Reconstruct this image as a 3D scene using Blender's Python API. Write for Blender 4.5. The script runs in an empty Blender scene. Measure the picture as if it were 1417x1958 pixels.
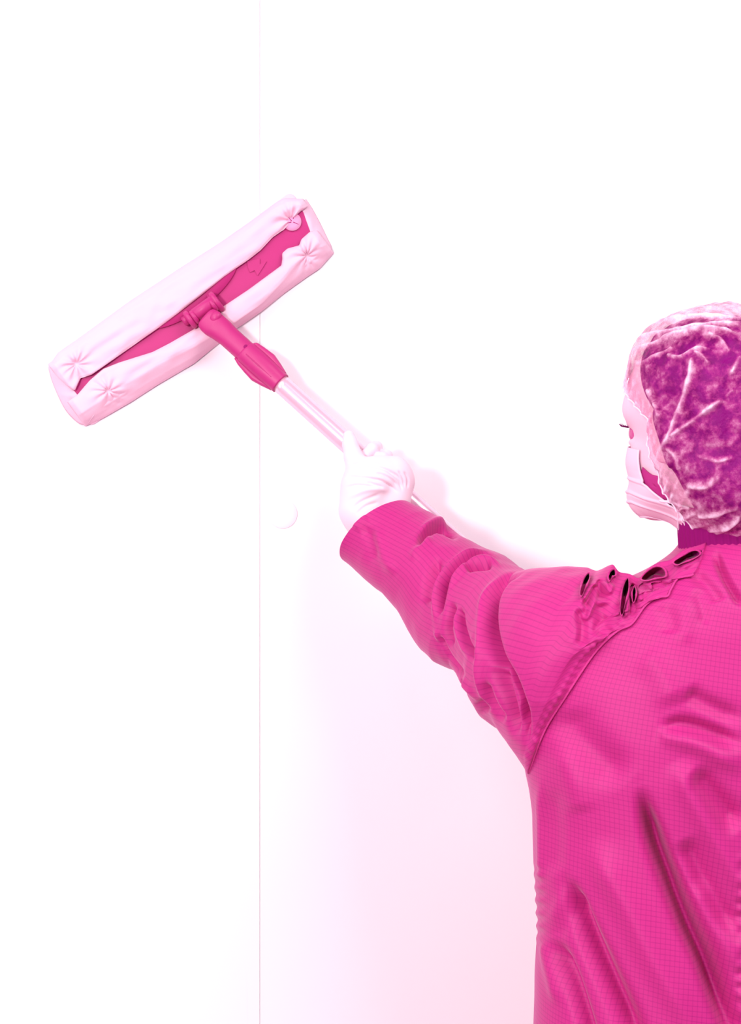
import bpy, math
import numpy as np

# ------------------------------------------------------------------ camera, world, lights
SC = bpy.context.scene
C = SC.collection
FPX, CU, CV, CAMZ = 3000.0, 708.5, 979.0, 1.4     # focal length in pixels of the 1417x1958 frame, centre, eye height
WALL = 2.2                                        # distance of the wall from the camera

cam_d = bpy.data.cameras.new('camera'); cam = bpy.data.objects.new('camera', cam_d); C.objects.link(cam)
cam.location = (0, 0, CAMZ); cam.rotation_euler = (math.pi / 2, 0, 0)
cam_d.sensor_fit = 'VERTICAL'; cam_d.sensor_height = 24.0; cam_d.lens = FPX * 24.0 / 1958.0
cam_d.clip_start = 0.05
SC.camera = cam

world = bpy.data.worlds.new('room_light'); SC.world = world; world.use_nodes = True
bg = world.node_tree.nodes['Background']
bg.inputs[0].default_value = (0.66, 0.42, 1.0, 1); bg.inputs[1].default_value = 0.16

def area(name, loc, target, sx, sy, power, col=(1, 1, 1)):
    d = bpy.data.lights.new(name, 'AREA'); d.shape = 'RECTANGLE'; d.size = sx; d.size_y = sy
    d.energy = power; d.color = col
    o = bpy.data.objects.new(name, d); C.objects.link(o); o.location = loc
    from mathutils import Vector
    o.rotation_euler = (Vector(target) - Vector(loc)).to_track_quat('-Z', 'Y').to_euler()
    return o
area('work_lamp', (-1.35, -1.6, 1.75), (0.0, 2.2, 1.45), 0.4, 0.4, 72)
area('overhead_light', (-1.5, 0.55, 2.8), (-1.4, 0.95, 0.0), 2.0, 1.6, 46)  # added overhead fill, lightens the wall shadow under the arm
area('overhead_light', (1.3, 0.2, 2.8), (1.0, 0.95, 0.0), 1.5, 1.5, 56)
area('side_fill_light', (-3.4, -0.3, 1.8), (0.4, 2.0, 1.3), 1.6, 1.8, 22)  # soft side light added for fold contrast, no window behind it

vs = SC.view_settings
vs.view_transform = 'Standard'; vs.look = 'None'; vs.gamma = 1.0; vs.use_curve_mapping = False
vs.exposure = 0.2

# ------------------------------------------------------------------ helpers
A = np.array
def PX(u, v, d):
    u = np.asarray(u, float); v = np.asarray(v, float); d = np.asarray(d, float)
    return np.stack(np.broadcast_arrays((u - CU) * d / FPX, d, CAMZ - (v - CV) * d / FPX), -1)
def proj(p):
    return CU + p[..., 0] / p[..., 1] * FPX, CV - (p[..., 2] - CAMZ) / p[..., 1] * FPX

def mesh_obj(name, verts, faces, m, parent=None, smooth=True, uv=None):
    me = bpy.data.meshes.new(name)
    verts = np.asarray(verts, float)
    if isinstance(faces, np.ndarray):
        n, k = faces.shape
        me.vertices.add(len(verts)); me.vertices.foreach_set('co', verts.astype(np.float32).ravel())
        me.loops.add(n * k); me.loops.foreach_set('vertex_index', faces.astype(np.int32).ravel())
        me.polygons.add(n)
        me.polygons.foreach_set('loop_start', (np.arange(n) * k).astype(np.int32))
        me.update(calc_edges=True); me.validate()
    else:
        me.from_pydata([tuple(v) for v in verts], [], faces); me.update()
    if smooth:
        me.polygons.foreach_set('use_smooth', np.ones(len(me.polygons), bool))
    if uv is not None:
        l = me.uv_layers.new(name='UVMap')
        idx = np.empty(len(me.loops), np.int32); me.loops.foreach_get('vertex_index', idx)
        l.data.foreach_set('uv', np.asarray(uv, np.float32)[idx].ravel())
    me.materials.append(m)
    o = bpy.data.objects.new(name, me); C.objects.link(o)
    if parent is not None:
        o.parent = parent
    return o

def grid_faces(R, Cn, closed):
    i = np.arange(R - 1)[:, None]; j = np.arange(Cn if closed else Cn - 1)[None, :]
    a = i * Cn + j; b = i * Cn + (j + 1) % Cn
    return np.stack([a, b, b + Cn, a + Cn], -1).reshape(-1, 4)

def grid_obj(name, G, m, parent=None, closed=False, uv=None, cap=False, flip=False, smooth=True):
    R, Cn = G.shape[:2]
    f = grid_faces(R, Cn, closed)
    if flip: f = f[:, ::-1]
    V = G.reshape(-1, 3)
    if cap:
        fl = [tuple(int(x) for x in q) for q in f]
        e0 = list(range(Cn)); e1 = list(range((R - 1) * Cn, R * Cn))
        fl += [tuple(e0 if flip else e0[::-1]), tuple(e1[::-1] if flip else e1)]
        return mesh_obj(name, V, fl, m, parent, smooth, uv)
    return mesh_obj(name, V, f, m, parent, smooth, uv)

def bevel(o, w=0.001, seg=2, ang=0.6):
    b = o.modifiers.new('bevel', 'BEVEL'); b.width = w; b.segments = seg; b.limit_method = 'ANGLE'; b.angle_limit = ang
    return o
def solid(o, t, off=-1):
    s = o.modifiers.new('solid', 'SOLIDIFY'); s.thickness = t; s.offset = off
    return o
def unit(v):
    v = np.asarray(v, float); return v / (np.linalg.norm(v) + 1e-12)

def tube(pts, r, n=14):
    """round tube through pts (N,3) with radius r (scalar or N)"""
    pts = np.asarray(pts, float); r = np.broadcast_to(np.asarray(r, float), (len(pts),))
    T = np.gradient(pts, axis=0); T /= np.linalg.norm(T, axis=1)[:, None] + 1e-12
    ref = A([0.0, 1.0, 0.0]) if abs(T[0, 1]) < 0.9 else A([1.0, 0, 0])
    rows = []
    th = np.linspace(0, 2 * math.pi, n, endpoint=False)
    for p, t, rr in zip(pts, T, r):
        a = unit(np.cross(t, ref)); b = np.cross(t, a); ref = np.cross(a, t) if False else ref
        rows.append(p + rr * (np.cos(th)[:, None] * a + np.sin(th)[:, None] * b))
    return A(rows)

def spline(p, n):
    """Catmull-Rom resample of a polyline with any number of columns"""
    p = np.asarray(p, float)
    if len(p) == 2:
        t = np.linspace(0, 1, n)[:, None]; return p[0] * (1 - t) + p[1] * t
    q = np.vstack([2 * p[0] - p[1], p, 2 * p[-1] - p[-2]])
    k = len(p) - 1
    t = np.linspace(0, k - 1e-9, n); i = t.astype(int); f = (t - i)[:, None]
    a, b, c, d = q[i], q[i + 1], q[i + 2], q[i + 3]
    return 0.5 * (2 * b + (c - a) * f + (2 * a - 5 * b + 4 * c - d) * f ** 2 + (3 * b - a - 3 * c + d) * f ** 3)

def fold(U, V, amp, wl, wr, pts, taper=0.25):
    """height of one fold line: pts in image pixels, widths to either side of it in pixels"""
    p = spline(pts, max(24, 8 * len(pts)))
    out = np.zeros(U.shape)
    m = 3 * max(np.max(wl), np.max(wr))
    sel = np.where((U > p[:, 0].min() - m) & (U < p[:, 0].max() + m) & (V > p[:, 1].min() - m) & (V < p[:, 1].max() + m))
    if len(sel[0]) == 0: return out
    u = U[sel]; v = V[sel]
    best = np.full(u.shape, 1e9); side = np.zeros(u.shape); tt = np.zeros(u.shape)
    n = len(p) - 1
    for i in range(n):
        d = p[i + 1] - p[i]; L2 = d @ d + 1e-9
        t = np.clip(((u - p[i, 0]) * d[0] + (v - p[i, 1]) * d[1]) / L2, 0, 1)
        qx = u - p[i, 0] - t * d[0]; qy = v - p[i, 1] - t * d[1]
        q = np.hypot(qx, qy); k = q < best
        best = np.where(k, q, best); tt = np.where(k, (i + t) / n, tt)
        side = np.where(k, d[0] * qy - d[1] * qx, side)
    wl_ = np.interp(tt, np.linspace(0, 1, np.size(wl)), np.atleast_1d(wl))
    wr_ = np.interp(tt, np.linspace(0, 1, np.size(wr)), np.atleast_1d(wr))
    w = np.where(side < 0, wl_, wr_)      # side<0: left of travel as seen in the picture
    e = np.clip(np.minimum(tt, 1 - tt) / taper, 0, 1) if taper > 0 else 1.0
    e = e * e * (3 - 2 * e) if taper > 0 else 1.0
    out[sel] = amp * np.exp(-(best / w) ** 2) * (0.02 + 0.98 * e)
    return out

def grid_normals(G, closed, center=None):
    if closed:
        du = np.roll(G, -1, 1) - np.roll(G, 1, 1)
    else:
        du = np.gradient(G, axis=1)
    dv = np.gradient(G, axis=0)
    n = np.cross(du, dv); n /= np.linalg.norm(n, axis=-1, keepdims=True) + 1e-12
    if closed:
        c = G.mean(1, keepdims=True)
        s = np.sign(np.sum(n * (G - c), -1).mean()); n *= s
    return n

# value-noise on points (numpy, smooth), used for gentle crumple
_rng = np.random.RandomState(7); _tab = _rng.rand(64, 64, 64).astype(np.float32) * 2 - 1
def noise3(p):
    p = np.asarray(p, float); i = np.floor(p).astype(int); f = p - i; f = f * f * (3 - 2 * f)
    r = 0
    for dx in (0, 1):
        for dy in (0, 1):
            for dz in (0, 1):
                w = (f[..., 0] if dx else 1 - f[..., 0]) * (f[..., 1] if dy else 1 - f[..., 1]) * (f[..., 2] if dz else 1 - f[..., 2])
                r = r + w * _tab[(i[..., 0] + dx) % 64, (i[..., 1] + dy) % 64, (i[..., 2] + dz) % 64]
    return r

# --- implicit surfaces: distance fields joined smoothly and meshed with surface nets
class Field:
    def __init__(s, xs, ys, zs):
        s.x, s.y, s.z = xs, ys, zs
        s.F = np.full((len(xs), len(ys), len(zs)), 0.5, np.float32)
    def add(s, fn, lo, hi, k=0.01, sub=False):
        m = 3 * k + 0.02
        a = [np.searchsorted(ax, l - m) for ax, l in zip((s.x, s.y, s.z), lo)]
        b = [np.searchsorted(ax, h + m) for ax, h in zip((s.x, s.y, s.z), hi)]
        if any(p >= q for p, q in zip(a, b)): return
        P = np.stack(np.meshgrid(s.x[a[0]:b[0]], s.y[a[1]:b[1]], s.z[a[2]:b[2]], indexing='ij'), -1)
        d = fn(P)
        sl = (slice(a[0], b[0]), slice(a[1], b[1]), slice(a[2], b[2])); f = s.F[sl]
        s.F[sl] = smax(f, -d, k) if sub else smin(f, d, k)
    def cone(s, p, q, r0, r1, k=0.01, sub=False):
        p = A(p, float); q = A(q, float); rm = max(r0, r1)
        s.add(lambda P: sd_cone(P, p, q, r0, r1), np.minimum(p, q) - rm, np.maximum(p, q) + rm, k, sub)
    def chain(s, pts, rs, k=0.01):
        for i in range(len(pts) - 1): s.cone(pts[i], pts[i + 1], rs[i], rs[i + 1], k)
    def mesh(s):
        F = s.F; S = F < 0
        cnt = sum(S[a:S.shape[0] - 1 + a, b:S.shape[1] - 1 + b, c:S.shape[2] - 1 + c].astype(np.int8) for a in (0, 1) for b in (0, 1) for c in (0, 1))
        act = np.argwhere((cnt > 0) & (cnt < 8))
        idm = np.full(cnt.shape, -1, np.int32); idm[tuple(act.T)] = np.arange(len(act))
        acc = np.zeros((len(act), 3)); n = np.zeros(len(act))
        ax = (s.x, s.y, s.z)
        cor = [(a, b, c) for a in (0, 1) for b in (0, 1) for c in (0, 1)]
        for c0 in cor:
            for k in range(3):
                if c0[k]: continue
                c1 = list(c0); c1[k] = 1
                i0 = act + c0; i1 = act + c1
                f0 = F[tuple(i0.T)]; f1 = F[tuple(i1.T)]
                cr = (f0 < 0) != (f1 < 0)
                t = np.where(cr, f0 / np.where(cr, f0 - f1, 1), 0)
                p = np.stack([ax[j][i0[:, j]] for j in range(3)], 1)
                p[:, k] += t * (ax[k][i1[:, k]] - ax[k][i0[:, k]])
                acc[cr] += p[cr]; n += cr
        V = acc / n[:, None]
        quads = []
        for k in range(3):
            a, b = [j for j in range(3) if j != k]
            sl0 = [slice(None)] * 3; sl1 = [slice(None)] * 3
            sl0[k] = slice(0, -1); sl1[k] = slice(1, None)
            e = np.argwhere(S[tuple(sl0)] != S[tuple(sl1)])
            ok = (e[:, a] > 0) & (e[:, b] > 0) & (e[:, a] < F.shape[a] - 1) & (e[:, b] < F.shape[b] - 1)
            e = e[ok]
            def cell(da, db):
                q = e.copy(); q[:, a] -= da; q[:, b] -= db; return idm[tuple(q.T)]
            q = np.stack([cell(1, 1), cell(0, 1), cell(0, 0), cell(1, 0)], 1)
            inside = S[tuple(e.T)]
            if k == 1: inside = ~inside
            q[~inside] = q[~inside][:, ::-1]
            quads.append(q)
        return V, np.vstack(quads)
def smin(a, b, k):
    h = np.maximum(k - np.abs(a - b), 0) / k; return np.minimum(a, b) - h * h * k * 0.25
def smax(a, b, k):
    return -smin(-a, -b, k)
def sd_cone(P, p, q, r0, r1):
    d = q - p; L2 = d @ d + 1e-12
    t = np.clip(((P - p) @ d) / L2, 0, 1)
    return np.linalg.norm(P - p - t[..., None] * d, axis=-1) - (r0 + (r1 - r0) * t)
def sd_ell(P, c, r):
    k0 = np.linalg.norm((P - c) / r, axis=-1); k1 = np.linalg.norm((P - c) / (A(r) ** 2), axis=-1)
    return k0 * (k0 - 1.0) / (k1 + 1e-9)
def vert_normals(V, Q):
    n = np.cross(V[Q[:, 2]] - V[Q[:, 0]], V[Q[:, 3]] - V[Q[:, 1]])
    N = np.zeros_like(V)
    for c in range(4): np.add.at(N, Q[:, c], n)
    return N / (np.linalg.norm(N, axis=1)[:, None] + 1e-12)
def relax(V, Q, it=2, f=0.5):
    for _ in range(it):
        S = np.zeros_like(V); n = np.zeros(len(V))
        for c in range(4):
            for o in (1, 3):
                np.add.at(S, Q[:, c], V[Q[:, (c + o) % 4]]); np.add.at(n, Q[:, c], 1)
        V = V * (1 - f) + f * S / np.maximum(n, 1)[:, None]
    return V

# ------------------------------------------------------------------ materials
def mat(name, col, rough=0.6, spec=0.3, metal=0.0, sheen=0.0, sheen_col=(1, 0.8, 0.9), bump=None, var=None, trans=0.0):
    m = bpy.data.materials.new(name); m.use_nodes = True
    nt = m.node_tree; b = nt.nodes['Principled BSDF']
    b.inputs['Base Color'].default_value = (*col, 1); b.inputs['Roughness'].default_value = rough
    b.inputs['Specular IOR Level'].default_value = spec; b.inputs['Metallic'].default_value = metal
    b.inputs['Sheen Weight'].default_value = sheen; b.inputs['Sheen Tint'].default_value = (*sheen_col, 1)
    b.inputs['Sheen Roughness'].default_value = 0.4
    tc = nt.nodes.new('ShaderNodeTexCoord')
    if var:
        scale, amt = var
        nz = nt.nodes.new('ShaderNodeTexNoise'); nz.inputs['Scale'].default_value = scale; nz.inputs['Detail'].default_value = 4
        nt.links.new(tc.outputs['Object'], nz.inputs['Vector'])
        mx = nt.nodes.new('ShaderNodeMix'); mx.data_type = 'RGBA'
        mx.inputs[6].default_value = (*[c * (1 - amt) for c in col], 1); mx.inputs[7].default_value = (*[min(1, c * (1 + amt)) for c in col], 1)
        nt.links.new(nz.outputs['Fac'], mx.inputs[0]); nt.links.new(mx.outputs[2], b.inputs['Base Color'])
    if bump:
        scale, st, dist = bump
        nz = nt.nodes.new('ShaderNodeTexNoise'); nz.inputs['Scale'].default_value = scale; nz.inputs['Detail'].default_value = 3
        nt.links.new(tc.outputs['Object'], nz.inputs['Vector'])
        bp = nt.nodes.new('ShaderNodeBump'); bp.inputs['Strength'].default_value = st; bp.inputs['Distance'].default_value = dist
        nt.links.new(nz.outputs['Fac'], bp.inputs['Height']); nt.links.new(bp.outputs['Normal'], b.inputs['Normal'])
    return m

def fabric_mat(name, col, pitch_u, pitch_v, line_u, line_v):
    """woven anti-static cloth: thin darker threads on a UV grid measured in metres"""
    m = mat(name, col, 0.56, 0.28, sheen=0.24, sheen_col=(1.0, 0.62, 0.82))
    nt = m.node_tree; b = nt.nodes['Principled BSDF']; N = nt.nodes.new; L = nt.links.new
    uv = N('ShaderNodeUVMap'); uv.uv_map = 'UVMap'
    sp = N('ShaderNodeSeparateXYZ'); L(uv.outputs[0], sp.inputs[0])
    def line(sock, pitch, depth):
        a = N('ShaderNodeMath'); a.operation = 'MULTIPLY'; a.inputs[1].default_value = 1.0 / pitch; L(sock, a.inputs[0])
        f = N('ShaderNodeMath'); f.operation = 'PINGPONG'; f.inputs[1].default_value = 0.5; L(a.outputs[0], f.inputs[0])
        r = N('ShaderNodeMapRange'); r.interpolation_type = 'SMOOTHSTEP'
        r.inputs['From Min'].default_value = 0.02; r.inputs['From Max'].default_value = 0.16
        r.inputs['To Min'].default_value = 1 - depth; r.inputs['To Max'].default_value = 1.0
        L(f.outputs[0], r.inputs['Value']); return r.outputs[0]
    m1 = N('ShaderNodeMath'); m1.operation = 'MULTIPLY'
    L(line(sp.outputs[0], pitch_u, line_u), m1.inputs[0]); L(line(sp.outputs[1], pitch_v, line_v), m1.inputs[1])
    mx = N('ShaderNodeMix'); mx.data_type = 'RGBA'
    mx.inputs[6].default_value = (col[0] * 0.42, col[1] * 0.1, col[2] * 0.6, 1); mx.inputs[7].default_value = (*col, 1)
    L(m1.outputs[0], mx.inputs[0]); L(mx.outputs[2], b.inputs['Base Color'])
    return m

COAT = (0.50, 0.016, 0.18)
M_coat = fabric_mat('coat_cloth', COAT, 0.0052, 0.0052, 0.26, 0.32)
M_sleeve = fabric_mat('sleeve_cloth', COAT, 0.0056, 0.0056, 0.36, 0.08)
M_seam = mat('seam_thread', (0.62, 0.04, 0.24), 0.6, 0.2, bump=(900, 0.6, 0.002))
M_plastic = mat('magenta_plastic', (0.50, 0.022, 0.17), 0.42, 0.35, bump=(600, 0.05, 0.0005))
M_plate = mat('plate_plastic', (0.50, 0.022, 0.17), 0.5, 0.25, bump=(700, 0.08, 0.0005))
M_clip = mat('clip_rubber', (0.80, 0.30, 0.50), 0.5, 0.3)
M_slit = mat('clip_slit', (0.30, 0.01, 0.12), 0.7, 0.1)
M_cloth = mat('mop_cloth', (0.88, 0.53, 0.645), 0.8, 0.15, bump=(350, 0.12, 0.001))
M_alu = mat('pole_aluminium', (0.92, 0.57, 0.68), 0.24, 0.6, metal=0.35)
M_glove = mat('glove_latex', (0.89, 0.62, 0.70), 0.5, 0.3)
M_skin = mat('skin', (0.86, 0.50, 0.61), 0.5, 0.3, var=(60, 0.03))
M_mask = mat('mask_paper', (0.87, 0.55, 0.66), 0.75, 0.15, bump=(500, 0.1, 0.0006))
M_cheek_shade = mat('cheek_shade', (0.45, 0.025, 0.19), 0.7, 0.15)  # dark tone painted for the shaded cheek beside the mask
M_loop = mat('ear_loop_elastic', (0.90, 0.66, 0.78), 0.7, 0.2)
M_trouser = mat('trouser_cloth', (0.5, 0.022, 0.17), 0.7, 0.2)
M_shoe = mat('shoe_cover', (0.86, 0.66, 0.76), 0.7, 0.2)
M_eye = mat('eye', (0.55, 0.08, 0.25), 0.2, 0.5)
M_lash = mat('lash', (0.16, 0.002, 0.09), 0.6, 0.2)
M_hair = mat('hair', (0.22, 0.001, 0.14), 0.55, 0.15, var=(70, 0.3), bump=(180, 0.4, 0.004))
M_floor = mat('floor_vinyl', (0.55, 0.38, 0.47), 0.4, 0.3, var=(5, 0.03))
M_plug = mat('plug_plastic', (0.91, 0.76, 0.805), 0.5, 0.3)

def wall_mat():
    m = mat('wall_panel_coating', (0.92, 0.83, 0.845), 0.55, 0.2)
    nt = m.node_tree; b = nt.nodes['Principled BSDF']; N = nt.nodes.new; L = nt.links.new
    tc = N('ShaderNodeTexCoord'); mp = N('ShaderNodeMapping'); mp.inputs['Scale'].default_value = (55, 55, 1.6)
    L(tc.outputs['Object'], mp.inputs[0])
    nz = N('ShaderNodeTexNoise'); nz.inputs['Scale'].default_value = 1.0; nz.inputs['Detail'].default_value = 2; L(mp.outputs[0], nz.inputs['Vector'])
    r = N('ShaderNodeMapRange'); r.inputs['From Min'].default_value = 0.70; r.inputs['From Max'].default_value = 0.80
    L(nz.outputs['Fac'], r.inputs['Value'])
    mx = N('ShaderNodeMix'); mx.data_type = 'RGBA'
    mx.inputs[6].default_value = (0.92, 0.83, 0.845, 1); mx.inputs[7].default_value = (0.92, 0.78, 0.81, 1)
    L(r.outputs[0], mx.inputs[0]); L(mx.outputs[2], b.inputs['Base Color'])
    return m
M_wall = wall_mat()
M_core = mat('wall_core', (0.90, 0.73, 0.785), 0.8, 0.1)

# nonwoven cap: thin fibre web, denser where pleats double it
def cap_mat():
    m = bpy.data.materials.new('cap_nonwoven'); m.use_nodes = True
    nt = m.node_tree; N = nt.nodes.new; L = nt.links.new
    b = nt.nodes['Principled BSDF']; out = nt.nodes['Material Output']
    b.inputs['Base Color'].default_value = (0.86, 0.36, 0.58, 1); b.inputs['Roughness'].default_value = 0.7
    b.inputs['Specular IOR Level'].default_value = 0.25
    tr = N('ShaderNodeBsdfTransparent'); mix = N('ShaderNodeMixShader')
    at = N('ShaderNodeAttribute'); at.attribute_name = 'web_amount'
    tc = N('ShaderNodeTexCoord')
    n1 = N('ShaderNodeTexNoise'); n1.inputs['Scale'].default_value = 75; n1.inputs['Detail'].default_value = 5; n1.inputs['Roughness'].default_value = 0.65
    L(tc.outputs['Object'], n1.inputs['Vector'])
    r = N('ShaderNodeMapRange'); r.inputs['From Min'].default_value = 0.36; r.inputs['From Max'].default_value = 0.68
    r.inputs['To Min'].default_value = -0.26; r.inputs['To Max'].default_value = 0.30
    L(n1.outputs['Fac'], r.inputs['Value'])
    ad = N('ShaderNodeMath'); ad.operation = 'ADD'; ad.use_clamp = True
    L(at.outputs['Fac'], ad.inputs[0]); L(r.outputs[0], ad.inputs[1])
    cr = N('ShaderNodeValToRGB'); cr.color_ramp.elements[0].position = 0.15; cr.color_ramp.elements[0].color = (0.80, 0.07, 0.32, 1)
    cr.color_ramp.elements[1].position = 0.85; cr.color_ramp.elements[1].color = (0.90, 0.62, 0.76, 1)
    L(ad.outputs[0], cr.inputs[0]); L(cr.outputs[0], b.inputs['Base Color'])
    L(ad.outputs[0], mix.inputs[0]); L(tr.outputs[0], mix.inputs[1]); L(b.outputs[0], mix.inputs[2]); L(mix.outputs[0], out.inputs[0])
    return m
M_cap = cap_mat()

def tag(o, label, cat, group=None):
    o['label'] = label; o['category'] = cat
    if group: o['group'] = group
    return o

# ------------------------------------------------------------------ room: wall of coated panels, floor
def box(name, lo, hi, m, parent=None, bev=0):
    x0, y0, z0 = lo; x1, y1, z1 = hi
    v = [(x0, y0, z0), (x1, y0, z0), (x1, y1, z0), (x0, y1, z0), (x0, y0, z1), (x1, y0, z1), (x1, y1, z1), (x0, y1, z1)]
    f = [(0, 3, 2, 1), (4, 5, 6, 7), (0, 1, 5, 4), (1, 2, 6, 5), (2, 3, 7, 6), (3, 0, 4, 7)]
    o = mesh_obj(name, v, f, m, parent, smooth=False)
    if bev: bevel(o, bev, 2)
    return o
XJ = (497 - CU) * WALL / FPX
wall = box('wall_back', (XJ - 2.4, WALL + 0.004, 0), (XJ + 2.4, WALL + 0.1, 2.8), M_core); wall['kind'] = 'structure'
for k in range(-2, 2):
    box('wall_panel', (XJ + k * 1.2 + 0.0002, WALL, 0.0), (XJ + (k + 1) * 1.2 - 0.0002, WALL + 0.004, 2.8), M_wall, wall, 0.0004)
fl = box('floor', (-2.6, -1.5, -0.05), (2.6, WALL + 0.1, 0.0), M_floor); fl['kind'] = 'structure'

# round cover disc set in the wall
th = np.linspace(0, 2 * math.pi, 48, endpoint=False)
c0 = PX(541, 983, WALL)
rows = []
for r, h in ((0.0205, 0.0), (0.0205, 0.0004), (0.0198, 0.0008), (0.012, 0.0009), (0.0005, 0.0009)):
    rows.append(np.stack([c0[0] + r * np.cos(th), np.full(48, WALL - h), c0[2] + r * np.sin(th)], -1))
plug = grid_obj('wall_plug', A(rows), M_plug, closed=True, cap=True)
tag(plug, 'faint round white cover disc on the wall below the mop pole', 'wall plug')

# ------------------------------------------------------------------ the mop
mc = A([360.0, 592.0]); e1 = A([0.811, -0.587]); e1 /= np.linalg.norm(e1); e2 = A([e1[1], -e1[0]])
def ab(p):
    q = np.asarray(p, float) - mc; return np.stack([q @ e1, q @ e2], -1)
def uvm(a, b):
    a = np.asarray(a, float)[..., None]; b = np.asarray(b, float)[..., None]
    return mc + a * e1 + b * e2
def on_mop(a, b, h):
    p = uvm(a, b); return PX(p[..., 0], p[..., 1], WALL - np.asarray(h, float))

mop = bpy.data.objects.new('flat_mop', None); C.objects.link(mop)
mop_base = on_mop(0, 0, 0.0); mop.location = mop_base
tag(mop, 'flat wall mop with magenta plate wrapped in white cloth, held against the wall', 'mop')
from mathutils import Matrix
mop_inv = Matrix.Translation(-A(mop_base))
def mpart(o):
    o.parent = mop; o.matrix_parent_inverse = mop_inv; return o

# plate: rounded slab
def slab(outline, h0, h1, edge=0.0012):
    o = A(outline); n = len(o); c = o.mean(0)
    rows = []
    for s, h in ((1, h0), (1, h1 - edge), (1 - 0.003, h1 - edge * 0.3), (1 - 0.012, h1), (0.5, h1), (0.02, h1)):
        q = c + (o - c) * s; rows.append(on_mop(q[:, 0], q[:, 1], np.full(n, h)))
    return A(rows)
def rrect(a0, a1, b0, b1, r, n=8):
    pts = []
    for ca, cb, t0 in ((a1 - r, b1 - r, 0), (a0 + r, b1 - r, 90), (a0 + r, b0 + r, 180), (a1 - r, b0 + r, 270)):
        for t in np.linspace(t0, t0 + 90, n): pts.append((ca + r * math.cos(math.radians(t)), cb + r * math.sin(math.radians(t))))
    return pts
def skew(pts, k):      # the far end of the plate is cut slightly on the slant
    return [(a + (k * b * max(0, a) / 280.0), b) for a, b in pts]
plate = mpart(grid_obj('mop_plate', slab(skew(rrect(-269, 282, -58, 40, 6), 0.33), 0.003, 0.018), M_plate, closed=True, cap=True))
# raised lens-shaped pad at the middle of the plate
tt = np.linspace(0, 2 * math.pi, 72, endpoint=False)
pad_o = np.stack([22 + 112 * np.cos(tt), np.minimum(30 + 43 * np.sin(tt), 44)], -1)
pad = grid_obj('raised_pad', slab(pad_o, 0.0178, 0.0215, 0.0015), M_plate, closed=True, cap=True); pad.parent = plate
# embossed arrow on the plate
ar = ab(A([(472, 499), (497, 495), (497, 505), (510, 500), (493, 527), (487, 517), (478, 521), (474, 511)]))
arr = grid_obj('embossed_arrow', slab(ar, 0.0178, 0.0195, 0.0005), M_plate, closed=True, cap=True, smooth=False); arr.parent = plate

# cloth flaps: every station along the mop has an outer edge, a crest and an inner edge
puck = [A([146, 696]), A([207, 747]), A([556, 421]), A([587, 488])]
def interp_ab(pts, a):
    q = ab(A(pts, float)); i = np.argsort(q[:, 0]); return np.interp(a, q[i, 0], q[i, 1])
def sm(x, k=5):
    w = np.hanning(k + 2)[1:-1]; w /= w.sum(); return np.convolve(np.pad(x, k // 2, 'edge'), w, 'valid')
def flap(name, outer, crest, inner, a0, a1, hs, n=420, mcol=64, wav=0.0012):
    a = np.linspace(a0, a1, n)
    bo, bc, bi = sm(interp_ab(outer, a), 9), sm(interp_ab(crest, a), 25), sm(interp_ab(inner, a), 5)
    q = np.linspace(0, 1, mcol)
    B = np.empty((n, mcol)); H = np.empty((n, mcol))
    kq = 0.5
    for i in range(n):
        B[i] = np.interp(q, [0, kq, 1], [bo[i], bc[i], bi[i]])
    H0 = np.interp(q, [0, 0.06, 0.2, kq - 0.08, kq, kq + 0.1, 0.85, 0.95, 1], hs)
    H0 = sm(H0, 5)
    H[:] = H0[None]
    Am = np.repeat(a[:, None], mcol, 1)
    p = uvm(Am, B); U, V = p[..., 0], p[..., 1]
    env = np.clip(np.minimum(q / 0.15, 1.0), 0, 1)[None] * np.clip((1 - q) / 0.04 + 0.55, 0, 1)[None]
    # lengthwise drag lines and crumple
    cr = noise3(np.stack([Am / 70.0, B / 13.0 + Am / 160.0, B * 0 + 3.3], -1)) * 0.0022 + noise3(np.stack([Am / 24.0, B / 16.0, B * 0 + 9.1], -1)) * 0.0011
    H += cr * env
    for c in puck:
        dx, dy = U - c[0], V - c[1]; r = np.hypot(dx, dy); ph = np.arctan2(dy, dx)
        s = np.exp(-(r / 34.0) ** 2) * (1 - np.exp(-(r / 5.0) ** 2))
        H += (0.0022 * np.cos(9 * ph + 1.3 * np.sin(2 * ph + c[0]) + r * 0.03) * s - 0.005 * np.exp(-(r / 7.0) ** 2) - 0.0018 * np.exp(-(r / 20.0) ** 2)) * env
    H = np.where(np.abs(B) < 66, np.maximum(H, 0.0195 * np.clip((q / 0.3), 0, 1)[None]), np.maximum(H, 0.0015))
    # edges settle to the wall at both ends
    e = np.clip(np.minimum(a - a0, a1 - a) / 10.0, 0, 1)[:, None]
    H = H * (0.55 + 0.45 * np.sqrt(e))
    G = PX(U, V, WALL - H)
    o = grid_obj(name, G, M_cloth); solid(o, 0.0009)
    return o
up_outer = [(100, 690), (111, 674), (154, 644), (249, 575), (351, 508), (408, 472), (475, 427), (527, 388), (543, 379), (579, 380), (590, 388)]
up_inner = [(105, 716), (125, 735), (143, 748), (154, 723), (175, 717), (198, 701), (246, 667), (302, 628), (340, 600), (385, 565), (430, 528), (475, 497), (498, 479), (521, 454), (543, 439), (555, 423), (575, 404), (590, 394)]
up_crest = [(110, 705), (150, 690), (249, 620), (351, 552), (408, 514), (475, 458), (527, 408), (570, 390), (590, 391)]
lo_outer = [(159, 816), (195, 800), (249, 769), (300, 736), (370, 695), (453, 627), (498, 596), (543, 560), (588, 528), (611, 513), (636, 485)]
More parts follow.
